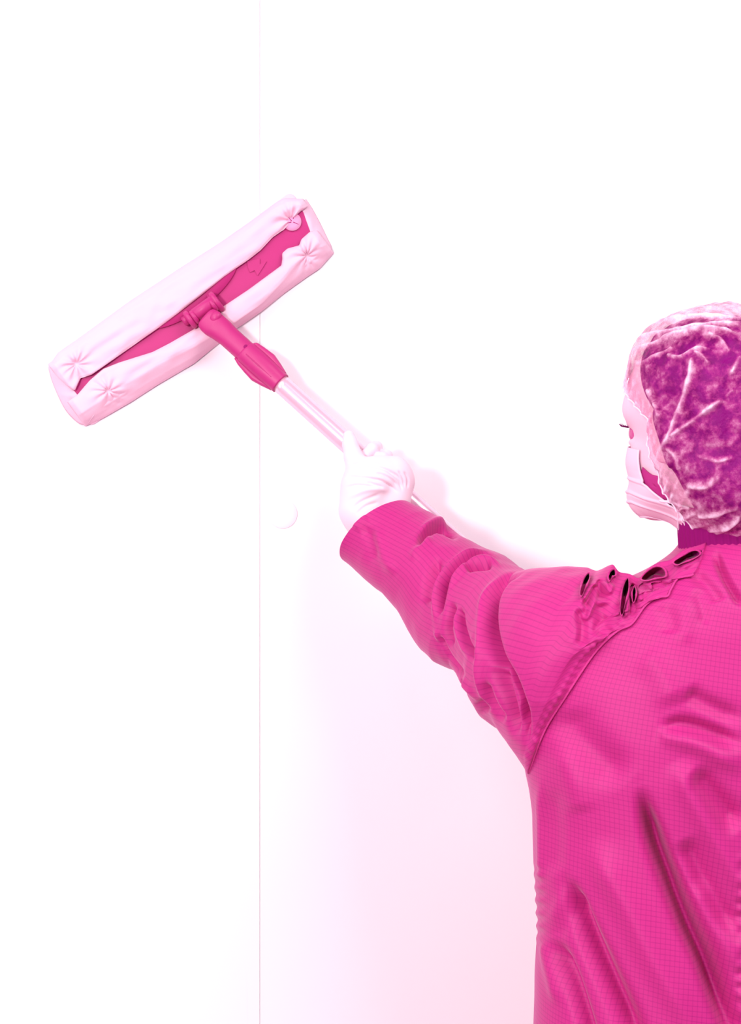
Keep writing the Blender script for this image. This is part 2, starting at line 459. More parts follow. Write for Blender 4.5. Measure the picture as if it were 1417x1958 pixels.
lo_inner = [(149, 755), (172, 728), (198, 706), (228, 694), (292, 674), (325, 657), (370, 631), (424, 589), (475, 555), (539, 508), (541, 494), (540, 485), (550, 476), (573, 470), (577, 458), (593, 444), (612, 440)]
lo_crest = [(163, 785), (195, 764), (228, 742), (292, 703), (370, 664), (440, 622), (500, 580), (543, 535), (570, 500), (600, 476), (632, 466)]
hs_up = [0.0025, 0.013, 0.024, 0.027, 0.0275, 0.0275, 0.0268, 0.0255, 0.0225]
hs_lo = [0.0025, 0.008, 0.016, 0.024, 0.0272, 0.0285, 0.0285, 0.0265, 0.0215]
f_up = mpart(flap('cloth_flap', up_outer, up_crest, up_inner, -279, 302, hs_up))
f_lo = mpart(flap('cloth_flap', lo_outer, lo_crest, lo_inner, -290, 288, hs_lo))
f_up['label'] = 'upper flap of white mop cloth'; f_lo['label'] = 'lower flap of white mop cloth'
# cloth wrapping round the two ends, and the layer against the wall
def end_strip(out, inn, n=60, m=16):
    o = spline(out, n); i = spline(inn, n); q = np.linspace(0, 1, m)
    G = np.empty((n, m, 3))
    for k in range(m):
        p = o * (1 - q[k]) + i * q[k]
        h = 0.0015 + (0.018 - 0.0015) * math.sin(q[k] * math.pi / 2) ** 0.8
        hh = h + 0.0012 * noise3(np.stack([p[:, 0] / 9.0, p[:, 1] / 9.0, p[:, 0] * 0 + 1.0], -1)) * math.sin(q[k] * math.pi)
        G[:, k] = PX(p[:, 0], p[:, 1], WALL - hh)
    return G
ls = mpart(grid_obj('cloth_end', end_strip([(97, 697), (94, 705), (104, 738), (125, 782), (150, 808), (168, 812)], [(106, 690), (110, 708), (128, 733), (146, 752), (160, 772), (182, 792)]), M_cloth)); solid(ls, 0.0009)
rs = mpart(grid_obj('cloth_end', end_strip([(585, 380), (598, 400), (613, 428), (626, 455), (634, 472), (633, 490)], [(572, 402), (579, 404), (585, 420), (594, 445), (598, 458), (604, 478)]), M_cloth)); solid(rs, 0.0009)
back = mpart(grid_obj('cloth_backing', slab(rrect(-283, 292, -72, 68, 12), 0.0006, 0.0032), M_cloth, closed=True, cap=True))

# rubber clips with slits; the cloth is pushed into them
def clip(center, r, h0):
    c = ab(A(center, float)); t = np.linspace(0, 2 * math.pi, 40, endpoint=False)
    ring = np.stack([c[0] + r * np.cos(t), c[1] + r * np.sin(t)], -1)
    o = mpart(grid_obj('cloth_clip', slab(ring, h0, h0 + 0.003, 0.001), M_clip, closed=True, cap=True))
    for k, (ang, r0, r1) in enumerate(() if h0 < 0.01 else ((-58, 2, 13), (38, 6, 14), (160, 2, 13), (95, 2, 12))):
        d = A([math.cos(math.radians(ang)), math.sin(math.radians(ang))]); n_ = A([-d[1], d[0]])
        q = [c + d * r0 + n_ * 0.9, c + d * r0 - n_ * 0.9, c + d * r1 - n_ * 0.3, c + d * r1 + n_ * 0.3]
        G = A([[on_mop(x[0], x[1], hh) for x in q] for hh in (h0 + 0.0025, h0 + 0.0033)])
        s = grid_obj('slit', G, M_slit, closed=True, cap=True, smooth=False); s.parent = o
    return o
clip((559, 424), 17.5, 0.0175)
for cc in ((150, 700), (212, 744), (583, 482)): clip(cc, 15, 0.0035)

# handle: everything along one axis
def ax_pt(t, h_off=0.0):      # t = pixels along the pole axis from the hinge
    u = 400 + 0.742 * t; v = 610 + 0.670 * t
    d = 2.157 - 0.00015 * (u - 400)
    return PX(u, v, d)
W = unit(ax_pt(400) - ax_pt(0)); Ncam = unit(A([0, -1, 0]) - W * (-W[1])); Nup = unit(np.cross(Ncam, W))
if Nup[0] < 0: Nup = -Nup
PXM = 2.14 / FPX             # metres per pixel at the handle
def loft(name, st, m, n=40, pw=2.3, parent=None, cap=True, twist=None):
    """st rows: t px, half width px across, half depth px, offset across px, offset toward camera px"""
    th = np.linspace(0, 2 * math.pi, n, endpoint=False)
    c = np.sign(np.cos(th)) * np.abs(np.cos(th)) ** (2 / pw); s = np.sign(np.sin(th)) * np.abs(np.sin(th)) ** (2 / pw)
    rows = []
    for (t, w, dd, oa, oc) in st:
        p = ax_pt(t)
        rows.append(p + PXM * ((oa + w * c)[:, None] * Nup + (oc + dd * s)[:, None] * Ncam))
    o = grid_obj(name, A(rows), m, closed=True, cap=cap)
    return mpart(o) if parent is None else o
def fine(st, n):
    st = A(st, float); t = np.linspace(st[0, 0], st[-1, 0], n)
    return [(x, *[np.interp(x, st[:, 0], st[:, k]) for k in range(1, 5)]) for x in t]
pole_st = fine([(176, 18.3, 18.3, 0, 0), (915, 18.3, 18.3, 0, 0)], 40)
pole = loft('pole', pole_st, M_alu, n=56, pw=2.0)
cap_ = loft('pole_end_cap', [(912, 19.5, 19.5, 0, 0), (914, 20.5, 20.5, 0, 0), (940, 20.5, 20.5, 0, 0), (946, 17, 17, 0, 0), (948, 8, 8, 0, 0)], M_plastic)
neck = loft('swivel_neck', fine([(-9, 15, 5, -2, 3), (-6, 22, 9, -2, 3), (4, 25, 12, -2, 2), (16, 25, 15, -2, 2), (32, 23.5, 17.5, 0, 0), (50, 21.5, 19, 0, 0), (80, 21.5, 20, 0, 0), (100, 21.5, 20.5, 0, 0)], 40), M_plastic, n=56)
collar = loft('clamp_collar', fine([(92, 21, 20, 0, 0), (97, 23.5, 23, 0, 0), (125, 24.5, 24, 0, 0), (150, 24, 23.5, 0, 0), (176, 21.5, 21.5, 0, 0), (184, 21, 21, 0, 0)], 40), M_plastic, n=64)
collar_in = loft('collar_mouth', [(184, 21.0, 21.0, 0, 0), (184.6, 20.4, 20.4, 0, 0), (183.5, 19.2, 19.2, 0, 0), (172, 19.0, 19.0, 0, 0)], M_plastic, n=64, cap=False); collar_in.parent = collar; collar_in.matrix_parent_inverse = Matrix()
for s in (1, -1):
    w = loft('clamp_wing', fine([(88 if s < 0 else 96, 2.5, 7, s * 22, 0), (100, 5, 9, s * 23.5, 0), (118, 6.5, 10, s * 24.5, 0), (139, 7.5, 10, s * 25.5, 0), (160, 5.5, 9, s * 22.5, 0), (178, 3, 6, s * 19.5, 0)], 30), M_plastic, n=28, pw=2.8, parent=collar)
    w.parent = collar
for (t0, t1, oa) in ((100, 168, -3),):
    rb = loft('rib', fine([(t0, 0.6, 0.6, oa, 21), (t0 + 5, 1.1, 2.2, oa, 22.5), ((t0 + t1) / 2, 1.3, 2.4, oa, 23.5), (t1, 0.7, 0.7, oa, 21.5)], 16), M_plastic, n=12, parent=collar); rb.parent = collar
# pin hole and lower lug notch
def blob(name, t, oa, oc, ra, rt, rc, m, par):
    th = np.linspace(0, 2 * math.pi, 28, endpoint=False); rows = []
    for ph in np.linspace(-1.45, 1.5, 12):
        p = ax_pt(t)[None] + PXM * (oa + ra * math.cos(ph) * np.cos(th))[:, None] * Nup + PXM * (rt * math.cos(ph) * np.sin(th))[:, None] * W + PXM * (oc + rc * math.sin(ph)) * Ncam[None]
        rows.append(p)
    o = grid_obj(name, A(rows), m, closed=True, cap=True); o.parent = par; return o
blob('pin_hole', 92, 7, 20.2, 4.2, 3.0, 0.9, M_slit, neck)
blob('button', 10, 11, 11.5, 12.5, 9.5, 7, M_plastic, neck)
# hinge: barrel between two ears, standing on the plate
E1 = unit(on_mop(100, 0, 0.04) - on_mop(-100, 0, 0.04))
def cyl_e1(name, u, v, h, half, r, m, par, rows_ex=0.0015, n=36, sc=(1, 1)):
    c = PX(u, v, WALL - h); b = unit(np.cross(E1, A([0, 1.0, 0]))); cN = A([0, -1.0, 0])
    th = np.linspace(0, 2 * math.pi, n, endpoint=False); rows = []
    for x, rr in ((-half, r - rows_ex), (-half + rows_ex, r), (half - rows_ex, r), (half, r - rows_ex)):
        rows.append(c + E1 * x + rr * (sc[0] * np.cos(th)[:, None] * b + sc[1] * np.sin(th)[:, None] * cN))
    o = grid_obj(name, A(rows), m, closed=True, cap=True)
    if par is None: mpart(o)
    else: o.parent = par
    return o
hinge = cyl_e1('hinge_barrel', 391, 590, 0.036, 0.0175, 0.0098, M_plastic, None)
e_a = cyl_e1('hinge_ear', 364, 611, 0.0315, 0.0042, 0.0138, M_plastic, hinge, 0.002, sc=(1, 1.0))
e_b = cyl_e1('hinge_ear', 414, 577, 0.0315, 0.0042, 0.0138, M_plastic, hinge, 0.002, sc=(1.15, 1.0))
for (u, v) in ((355, 613), (404, 570)):
    cyl_e1('hinge_pin', u, v, 0.027, 0.004, 0.007, M_plastic, hinge)
for (u, v, hl) in ((372, 606, 0.003), (408, 583, 0.003)):
    cyl_e1('yoke_cheek', u, v, 0.037, hl, 0.0105, M_plastic, hinge, 0.0012)

# ------------------------------------------------------------------ the person: body
HC = PX(1352, 822, 1.75)                     # eye-level centre of the head
YAW = math.radians(55)
HF = A([-math.cos(YAW), math.sin(YAW), 0.0]); HL = A([-math.sin(YAW), -math.cos(YAW), 0.0]); HZ = A([0, 0, 1.0])
HR = np.stack([HF, HL, HZ])                  # rows: forward, left, up
def hw(f, l, z): return HC + f * HF + l * HL + z * HZ
def head_sdf(P):
    Q = (P - HC) @ HR.T
    e = lambda c, r: sd_ell(Q, A(c), A(r))
    c = lambda p, q, a, b: sd_cone(Q, A(p, float), A(q, float), a, b)
    d = e((-0.008, 0, 0.036), (0.096, 0.076, 0.086))
    d = smin(d, e((0.035, 0, 0.03), (0.058, 0.064, 0.062)), 0.03)
    d = smin(d, e((0.022, 0, -0.046), (0.058, 0.056, 0.058)), 0.03)
    d = smin(d, c((0.062, -0.026, -0.076), (0.062, 0.026, -0.076), 0.017, 0.017), 0.03)
    d = smin(d, c((0.0, 0.050, -0.055), (0.055, 0.03, -0.080), 0.016, 0.014), 0.02)
    d = smin(d, c((0.0, -0.050, -0.055), (0.055, -0.03, -0.080), 0.016, 0.014), 0.02)
    for s in (1, -1):
        d = smin(d, c((0.076, s * 0.012, 0.02), (0.058, s * 0.052, 0.024), 0.013, 0.013), 0.014)
        d = smin(d, e((0.051, s * 0.042, -0.032), (0.02, 0.016, 0.018)), 0.02)
        d = smax(d, -e((0.080, s * 0.046, -0.003), (0.019, 0.019, 0.0125)), 0.010)
        d = smin(d, e((0.0605, s * 0.043, 0.007), (0.0150, 0.0165, 0.0055)), 0.004)
        d = smin(d, e((0.0600, s * 0.042, -0.0125), (0.0145, 0.0160, 0.005)), 0.004)
        d = smin(d, e((-0.012, s * 0.079, -0.008), (0.02, 0.008, 0.032)), 0.008)
    d = smin(d, c((0.074, 0, 0.012), (0.074, 0, -0.030), 0.008, 0.009), 0.012)
    d = smin(d, e((0.069, 0, -0.033), (0.012, 0.018, 0.01)), 0.008)
    d = smin(d, e((0.070, 0, -0.062), (0.012, 0.026, 0.014)), 0.012)
    return d

def nonuni(lo, hi, flo, fhi, fine_, coarse):
    a = np.arange(lo, flo, coarse); b = np.arange(flo, fhi, fine_); c = np.arange(fhi, hi + coarse, coarse)
    return np.concatenate([a, b, c])
DC = 1.75                                    # depth of the torso's middle
TX = (1400 - CU) * DC / FPX                  # its x
bx = nonuni(TX - 0.50, TX + 0.42, HC[0] - 0.13, HC[0] + 0.13, 0.0025, 0.009)
by = nonuni(DC - 0.19, DC + 0.42, DC - 0.13, DC + 0.13, 0.0028, 0.009)
bz = nonuni(0.04, 1.66, HC[2] - 0.14, HC[2] + 0.15, 0.0025, 0.009)
BF = Field(bx, by, bz)
BF.add(head_sdf, HC - 0.135, HC + A([0.135, 0.135, 0.14]), 0.01)
nb = PX(1404, 1100, 1.745)
BF.cone(hw(-0.025, 0, -0.05), nb, 0.049, 0.046, 0.02)
zt = lambda v: CAMZ - (v - CV) * DC / FPX
T_ = lambda dx, z, dy=0.0: A([TX + dx, DC + dy, z])
BF.add(lambda P: sd_ell(P, T_(0, zt(1330)), A([0.15, 0.085, 0.16])), T_(-0.16, zt(1330) - 0.17, -0.1), T_(0.16, zt(1330) + 0.17, 0.1), 0.05)
BF.add(lambda P: sd_ell(P, T_(0, 0.93), A([0.14, 0.085, 0.2])), T_(-0.16, 0.7, -0.1), T_(0.16, 1.15, 0.1), 0.05)
BF.add(lambda P: sd_ell(P, T_(0, 0.80), A([0.155, 0.095, 0.13])), T_(-0.17, 0.66, -0.1), T_(0.17, 0.95, 0.1), 0.05)
SHL = PX(1165, 1225, 1.75); ELB = PX(905, 1180, 1.905); WRI = PX(705, 1000, 2.055)
BF.cone(PX(1330, 1215, 1.745), SHL, 0.045, 0.045, 0.03)
BF.cone(SHL, ELB, 0.045, 0.036, 0.02); BF.cone(ELB, WRI, 0.036, 0.024, 0.02)
SHR = T_(0.165, zt(1225)); ELR = T_(0.235, zt(1225) - 0.28, 0.01); WRR = T_(0.255, zt(1225) - 0.51, 0.05)
BF.cone(T_(0.05, zt(1215)), SHR, 0.045, 0.045, 0.03); BF.cone(SHR, ELR, 0.045, 0.036, 0.02); BF.cone(ELR, WRR, 0.036, 0.024, 0.02)
for s in (1, -1):
    BF.chain([T_(s * 0.085, 0.78), T_(s * 0.09, 0.45, 0.0), T_(s * 0.095, 0.09, -0.01)], [0.085, 0.055, 0.036], 0.02)
V, Q = BF.mesh(); V = relax(V, Q, 1, 0.4)
body = mesh_obj('person', V, Q, M_skin)
tag(body, 'person in magenta cleanroom coat, hair cap, mask and glove reaching a mop up the wall', 'person')

# eyes
for s in (1, -1):
    c = hw(0.0600, s * 0.043, -0.0025); th = np.linspace(0, 2 * math.pi, 24, endpoint=False); rows = []
    for ph in np.linspace(-1.5, 1.5, 14):
        rows.append(c + 0.0138 * (math.cos(ph) * np.cos(th)[:, None] * HF + math.cos(ph) * np.sin(th)[:, None] * HL + math.sin(ph) * HZ))
    grid_obj('eye', A(rows), M_eye, body, closed=True, cap=True)
    V_ = []; F_ = []
    lash = []
    for k in range(12):
        a = -0.2 + k * 0.14
        p0 = hw(0.0600 + 0.0152 * math.cos(a), s * (0.043 + 0.0165 * math.sin(a)), 0.0045)
        p1 = p0 + 0.006 * (HF * math.cos(a) + s * HL * math.sin(a)) + HZ * 0.001
        p2 = p0 + 0.0085 * (HF * math.cos(a) + s * HL * math.sin(a)) + HZ * 0.0035
        g = tube([p0, p1, p2], [0.0006, 0.0005, 0.0002], 6); b0 = len(V_)
        V_ += [tuple(x) for x in g.reshape(-1, 3)]; F_ += [tuple(int(y) + b0 for y in f) for f in grid_faces(3, 6, True)]
    mesh_obj('eyelashes', V_, F_, M_lash, body)
    br = [hw(0.084 - 0.0045 * k, s * (0.018 + 0.0085 * k), 0.026 + 0.002 * math.sin(k)) for k in range(5)]
    grid_obj('eyebrow', tube(spline(br, 12), np.linspace(0.0028, 0.001, 12), 8), M_lash, body, closed=True, cap=True)

# ray towards the head from outside: radius of a shell around it
def shell_radius(c, D, off, fn, r1=0.2):
    r = np.full(D.shape[:-1], r1)
    for _ in range(36):
        d = fn(c + r[..., None] * D) - off
        r = r - np.clip(d, -0.01, 0.02) * 0.8
    return r
def neck_head(P):
    return smin(head_sdf(P), sd_cone(P, hw(-0.025, 0, -0.05), nb, 0.049, 0.046), 0.03)
cc0 = hw(-0.008, 0, 0.018)
nA = HF * -0.6 + HZ * 0.8; eF = HF * 0.8 + HZ * 0.6
def cap_form(P):
    Qh = (P - HC) @ HR.T
    return smin(head_sdf(P), sd_ell(Qh, A([-0.035, 0, -0.05]), A([0.066, 0.068, 0.072])), 0.04)
def cap_grid(phimax, n, m, off):
    psi = np.linspace(-math.pi, math.pi, m, endpoint=False)
    pm = phimax(psi); q = np.linspace(0.012, 1, n)
    PH = q[:, None] * pm[None]; PS = np.repeat(psi[None], n, 0)
    D = np.cos(PH)[..., None] * nA + np.sin(PH)[..., None] * (np.cos(PS)[..., None] * eF + np.sin(PS)[..., None] * HL)
    ic = np.unique(np.linspace(0, n - 1, 60).round().astype(int)); jc = np.unique(np.linspace(0, m - 1, 130).round().astype(int))
    rc = shell_radius(cc0, D[np.ix_(ic, jc)], 0.0, cap_form)
    r = A([np.interp(np.arange(n), ic, rc[:, k]) for k in range(len(jc))]).T
    r = A([np.interp(np.arange(m), jc, r[k]) for k in range(n)])
    return D, r, q, PS, PH
def per(psi, keys):     # periodic interpolation over degrees
    k = A(keys, float); x = np.degrees(psi)
    return np.radians(np.interp(np.abs(x), k[:, 0], k[:, 1]))
hairmax = lambda ps: per(ps, [(0, 72), (40, 80), (70, 92), (90, 98), (105, 104), (120, 113), (150, 124), (180, 122)])
capmax = lambda ps: per(ps, [(0, 99), (35, 102), (60, 102), (80, 105), (100, 114), (120, 128), (150, 134), (180, 134)])
D, r, q, PS, PH = cap_grid(hairmax, 90, 200, 0)
lump = noise3((cc0 + r[..., None] * D) * 55) * 0.003 + noise3((cc0 + r[..., None] * D) * 130) * 0.0015
off = 0.005 * np.sqrt(np.clip((1 - q) / 0.15, 0, 1))[:, None] + 0.0006
hair = grid_obj('hair', cc0 + (r + off + lump * np.clip((1 - q) / 0.1, 0, 1)[:, None])[..., None] * D, M_hair, body, closed=True)
D, r, q, PS, PH = cap_grid(capmax, 240, 640, 0)
e = np.clip((1 - q) / 0.30, 0, 1)[:, None]; e = e * e * (3 - 2 * e)
puff = 0.003 + 0.014 * e
P0 = cc0 + (r + puff)[..., None] * D
U, Vv = proj(P0)
pl = (0.5 + 0.5 * np.cos(46 * PS + 2.2 * np.sin(3 * PS) + 2 * noise3(np.stack([PS * 3, PH * 2, PS * 0], -1))))
near = np.exp(-((1 - q) / 0.16) ** 2)[:, None]
ridge = pl ** 3 * near
CAPF = [  # visible creases of the cap: strength, width, points in the picture
    (1.0, 5, [(1258, 872), (1280, 828), (1300, 780), (1318, 720), (1324, 680)]),
    (0.9, 5, [(1272, 838), (1310, 815), (1350, 785), (1385, 762)]),
    (0.7, 4, [(1385, 762), (1396, 750), (1402, 748)]),
    (0.9, 5, [(1196, 682), (1240, 664), (1290, 640), (1350, 632), (1417, 640)]),
    (0.8, 4, [(1205, 652), (1260, 640), (1320, 628), (1417, 620)]),
    (0.8, 4, [(1215, 630), (1270, 617), (1340, 606), (1417, 606)]),
    (0.7, 4, [(1214, 702), (1240, 690), (1275, 672), (1285, 660)]),
    (0.8, 4, [(1272, 680), (1300, 684), (1330, 668), (1360, 672)]),
    (0.7, 5, [(1350, 640), (1380, 655), (1395, 680)]),
    (0.6, 4, [(1324, 672), (1345, 684), (1355, 700)]),
    (0.6, 4, [(1238, 742), (1250, 770), (1262, 800)]),
    (0.7, 5, [(1330, 870), (1370, 880), (1405, 872)]),
    (0.6, 5, [(1310, 925), (1350, 930), (1380, 905)]),
    (0.7, 5, [(1332, 985), (1360, 985), (1417, 968)]),
    (0.8, 5, [(1350, 1012), (1385, 1008), (1417, 990)]),
    (0.6, 4, [(1395, 720), (1410, 690), (1417, 684)]),
    (0.6, 5, [(1262, 850), (1290, 870), (1300, 900)]),
]
fr = np.zeros_like(U)
nrm = grid_normals(P0, True)
vis = np.clip(-D[..., 1] * 3 + 0.8, 0, 1)
for s, w, pts in CAPF: fr = np.maximum(fr, fold(U, Vv, s, w, w, pts, 0.12) * vis)
cru = noise3(P0 * 48 + 3) * 0.0028 + noise3(P0 * 110) * 0.0014
fan = np.cos(14 * PS + PH * 9) * np.cos(PH * 21 + 3 * np.sin(2 * PS))
P1 = cc0 + (r + puff + cru * e + 0.0022 * ridge + 0.0050 * fr + 0.0008 * fan * e)[..., None] * D
cap = grid_obj('bouffant_cap', P1, M_cap, body, closed=True)
front = np.clip((np.sum(D * HF, -1) - 0.45) / 0.35, 0, 1)
topz = np.clip((np.sum(D * HZ, -1) - 0.62) / 0.3, 0, 1)
dens = np.clip(0.13 + 0.60 * fr + 0.25 * ridge + 0.40 * front + 0.34 * topz + 0.30 * near + 0.10 * fan * e, 0, 1)
at = cap.data.attributes.new('web_amount', 'FLOAT', 'POINT'); at.data.foreach_set('value', dens.astype(np.float32).ravel())
# elastic rim
rim = P1[-1]; G = tube(np.vstack([rim, rim[:1]]), 0.0009, 8)
grid_obj('elastic_rim', G, M_loop, cap, closed=True)

# face mask: pleated sheet wrapped round the lower face
zk = np.linspace(-0.024, -0.126, 90)
amax = np.radians(np.interp(-zk, [0.024, 0.03, 0.05, 0.062, 0.075, 0.09, 0.12, 0.128], [57, 57, 57, 60, 76, 94, 104, 104]))
ps = np.linspace(-1, 1, 140)
AL = amax[:, None] * ps[None]; Z = np.repeat(zk[:, None], 140, 1) + 0.010 * np.cos(np.clip(AL * 1.4, -1.5, 1.5)) * np.linspace(1, 0, 90)[:, None] + 0.029 * (1 - np.clip((np.abs(AL) - 0.7) / 0.8, 0, 1)) * np.linspace(0, 1, 90)[:, None] ** 1.5
Dm = np.cos(AL)[..., None] * HF + np.sin(AL)[..., None] * HL
cen = hw(0.0, 0, 0)[None, None] + Z[..., None] * HZ
rm = np.full(AL.shape, 0.2)
for _ in range(60): rm = rm - np.clip(neck_head(cen + rm[..., None] * Dm) - 0.002, -0.01, 0.02) * 0.8
# the paper spans hollows: local maxima along height win
for _ in range(40):
    s_ = rm.copy(); s_[1:-1] = np.maximum(rm[1:-1], 0.5 * (rm[:-2] + rm[2:])); rm = s_
for _ in range(6):
    rm[1:-1] = (rm[:-2] + rm[1:-1] + rm[2:]) / 3; rm[:, 1:-1] = (rm[:, :-2] + rm[:, 1:-1] + rm[:, 2:]) / 3
tz = np.linspace(0, 1, 90)[:, None]
bul = 0.004 * np.sin(np.pi * tz) * np.cos(AL * 0.55)
pleat = sum(0.0022 * np.clip(1 - np.abs((tz - z0) / 0.03 - 0.5) * 1.0, 0, 1) for z0 in (0.38, 0.58, 0.74))
sidepl = 0.0016 * np.cos(AL * 9 + tz * 4) * np.clip(tz - 0.5, 0, 1) * 2
Gm = cen + (rm + bul + pleat + sidepl)[..., None] * Dm
mask = grid_obj('face_mask', Gm, M_mask, body); solid(mask, 0.001, 0)
edge = np.vstack([Gm[:, -1], Gm[-1:, ::-1][0], Gm[::-1, 0]])
grid_obj('edge_binding', tube(edge, 0.0012, 8), M_loop, mask, closed=True)
# dark patch on the cheek: shade between mask and cap put into the colour
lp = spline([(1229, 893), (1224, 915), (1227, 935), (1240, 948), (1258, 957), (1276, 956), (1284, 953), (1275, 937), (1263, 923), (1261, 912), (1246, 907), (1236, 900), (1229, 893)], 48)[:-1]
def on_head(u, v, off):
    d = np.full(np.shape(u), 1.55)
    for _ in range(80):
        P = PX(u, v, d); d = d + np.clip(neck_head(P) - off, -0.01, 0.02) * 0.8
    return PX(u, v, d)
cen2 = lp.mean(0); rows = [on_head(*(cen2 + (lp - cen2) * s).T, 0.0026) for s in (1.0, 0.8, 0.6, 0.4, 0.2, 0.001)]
shade_patch = grid_obj('cheek_shade', A(rows), M_cheek_shade, mask, closed=True); solid(shade_patch, 0.0008, 0)
for i, pts in enumerate(([(1262, 957), (1272, 959), (1284, 960), (1298, 966), (1318, 972)], [(1300, 1030), (1297, 1000), (1300, 975), (1318, 972)])):
    p = spline(pts, 20); P = on_head(p[:, 0], p[:, 1], 0.0045)
    grid_obj('ear_loop', tube(P, 0.0017 if i == 0 else 0.0012, 8), M_loop, mask, closed=True, cap=True)

# ------------------------------------------------------------------ coat
TK = A([(1030, 1405, 97, .064), (1036, 1405, 99, .065), (1060, 1404, 116, .079), (1090, 1402, 160, .092), (1110, 1400, 205, .101), (1150, 1400, 280, .112), (1200, 1400, 333, .12),
        (1300, 1400, 377, .129), (1400, 1400, 396, .131), (1475, 1400, 393, .13), (1515, 1400, 384, .128), (1560, 1400, 378, .126), (1650, 1400, 377, .125), (1720, 1400, 373, .126),
        (1780, 1400, 371, .128), (1860, 1400, 375, .131), (1958, 1400, 378, .134), (2300, 1400, 392, .14), (2780, 1400, 420, .15)], float)
SUP = 2.45
def torso_par(v): return [np.interp(v, TK[:, 0], TK[:, k]) for k in (1, 2, 3)]
def torso_front(u, v):
    d = np.full(np.shape(u), 1.65)
    for _ in range(30):
        P = PX(u, v, d); X, Zz = P[..., 0], P[..., 2]
        vv = CV + (CAMZ - Zz) * FPX / DC; uc, w_, t_ = torso_par(vv)
        xx = np.clip(np.abs((X - (uc - CU) * DC / FPX) / (w_ * DC / FPX)), 0, 0.999)
        dn = DC - t_ * (1 - xx ** SUP) ** (1 / SUP); d = 0.5 * d + 0.5 * dn
    return d
BODY_FOLDS = [
    (-28, [14, 19, 21, 22], [12, 15, 17, 17], [(1222, 1500), (1235, 1560), (1254, 1620), (1278, 1680), (1313, 1764), (1350, 1841), (1392, 1952), (1440, 2080)]),
    (-17, [14, 20, 22], [12, 17, 19], [(1075, 1660), (1100, 1730), (1128, 1795), (1165, 1872), (1206, 1960), (1250, 2070)]),
    (-12, 15, 14, [(1056, 1790), (1076, 1840), (1090, 1872), (1120, 1962), (1150, 2060)]),
    (8, 30, 26, [(1128, 1600), (1160, 1665), (1202, 1736), (1251, 1835), (1300, 1920), (1360, 2040)]),
    (9, 26, 24, [(1290, 1450), (1318, 1505), (1355, 1580), (1414, 1680), (1450, 1750)]),
    (5, 20, 20, [(1330, 1680), (1355, 1735), (1395, 1810), (1430, 1860)]),
    (-9, 20, 20, [(1305, 1600), (1330, 1650), (1370, 1730), (1420, 1800)]),
    (-10, 24, 20, [(1320, 1470), (1370, 1530), (1420, 1590)]),
    (8, 26, 20, [(1255, 1393), (1300, 1408), (1360, 1432), (1430, 1480)]),
    (-9, 14, 20, [(1262, 1400), (1300, 1385), (1360, 1400), (1430, 1432)]),
    (-6, 16, 16, [(1310, 1320), (1350, 1345), (1430, 1385)]),
    (6, 34, 34, [(1230, 1240), (1270, 1290), (1300, 1350)]),
    (-3.5, 18, 18, [(1262, 1150), (1278, 1185), (1280, 1215)]),
    (2.5, 16, 16, [(1302, 1130), (1312, 1180), (1305, 1240)]),
    (-3, 12, 12, [(1330, 1120), (1345, 1160), (1350, 1200)]),
    (-8, 6, 9, [(1366, 1050), (1380, 1085), (1405, 1130), (1425, 1160)]),
    (-5, 10, 15, [(1318, 1092), (1345, 1108), (1370, 1135), (1378, 1150)]),
    (-7, 34, 34, [(1080, 1350), (1100, 1400), (1150, 1450), (1200, 1500)]),
    (4, 26, 26, [(1070, 1420), (1100, 1500), (1110, 1560)]),
    (-3, 18, 18, [(1056, 1500), (1062, 1600), (1060, 1680)]),
    (2, 12, 12, [(1100, 1660), (1075, 1720), (1050, 1770)]),
    (-2, 14, 14, [(1115, 1700), (1085, 1760), (1060, 1800)]),
    (3.5, 7, 9, [(1034, 1480), (1036, 1600), (1036, 1700)]),
    (4, 12, 12, [(1035, 1790), (1050, 1850), (1065, 1930)]),
]
RAG = [(1354, 1036), (1340, 1078), (1325, 1099), (1297, 1106), (1283, 1127), (1276, 1140), (1257, 1142), (1234, 1158), (1208, 1193), (1179, 1208), (1137, 1249), (1083, 1330), (1041, 1398), (1012, 1476)]
SHOULDER_FOLDS = [
    (5, 5, 5, [(1112, 1150), (1124, 1134), (1136, 1116), (1142, 1100)]),
    (4, 4, 4, [(1110, 1156), (1118, 1182), (1128, 1170), (1140, 1132)]),
    (-5, 6, 6, [(1120, 1164), (1130, 1140), (1140, 1116)]),
    (-5, 7, 7, [(1146, 1104), (1150, 1130), (1150, 1150)]),
    (5, 5, 5, [(1158, 1110), (1164, 1130), (1172, 1112)]),
    (5, 4, 4, [(1206, 1112), (1201, 1135), (1197, 1160), (1193, 1184)]),
    (-8, 5, 5, [(1212, 1112), (1211, 1135), (1213, 1160), (1210, 1180)]),
    (5, 4, 4, [(1219, 1118), (1222, 1134), (1226, 1150)]),
    (-8, 6, 6, [(1224, 1116), (1232, 1124), (1238, 1120)]),
    (5, 4, 4, [(1226, 1134), (1242, 1128), (1246, 1114)]),
    (-8, 5, 5, [(1252, 1112), (1254, 1128)]),
    (-8, 5, 5, [(1262, 1112), (1272, 1124)]),
    (5, 5, 5, [(1300, 1086), (1318, 1078), (1336, 1068)]),
    (-5, 14, 14, [(1150, 1150), (1156, 1190), (1150, 1220)]),
    (-4, 8, 8, [(1110, 1160), (1116, 1200), (1112, 1240)]),
]
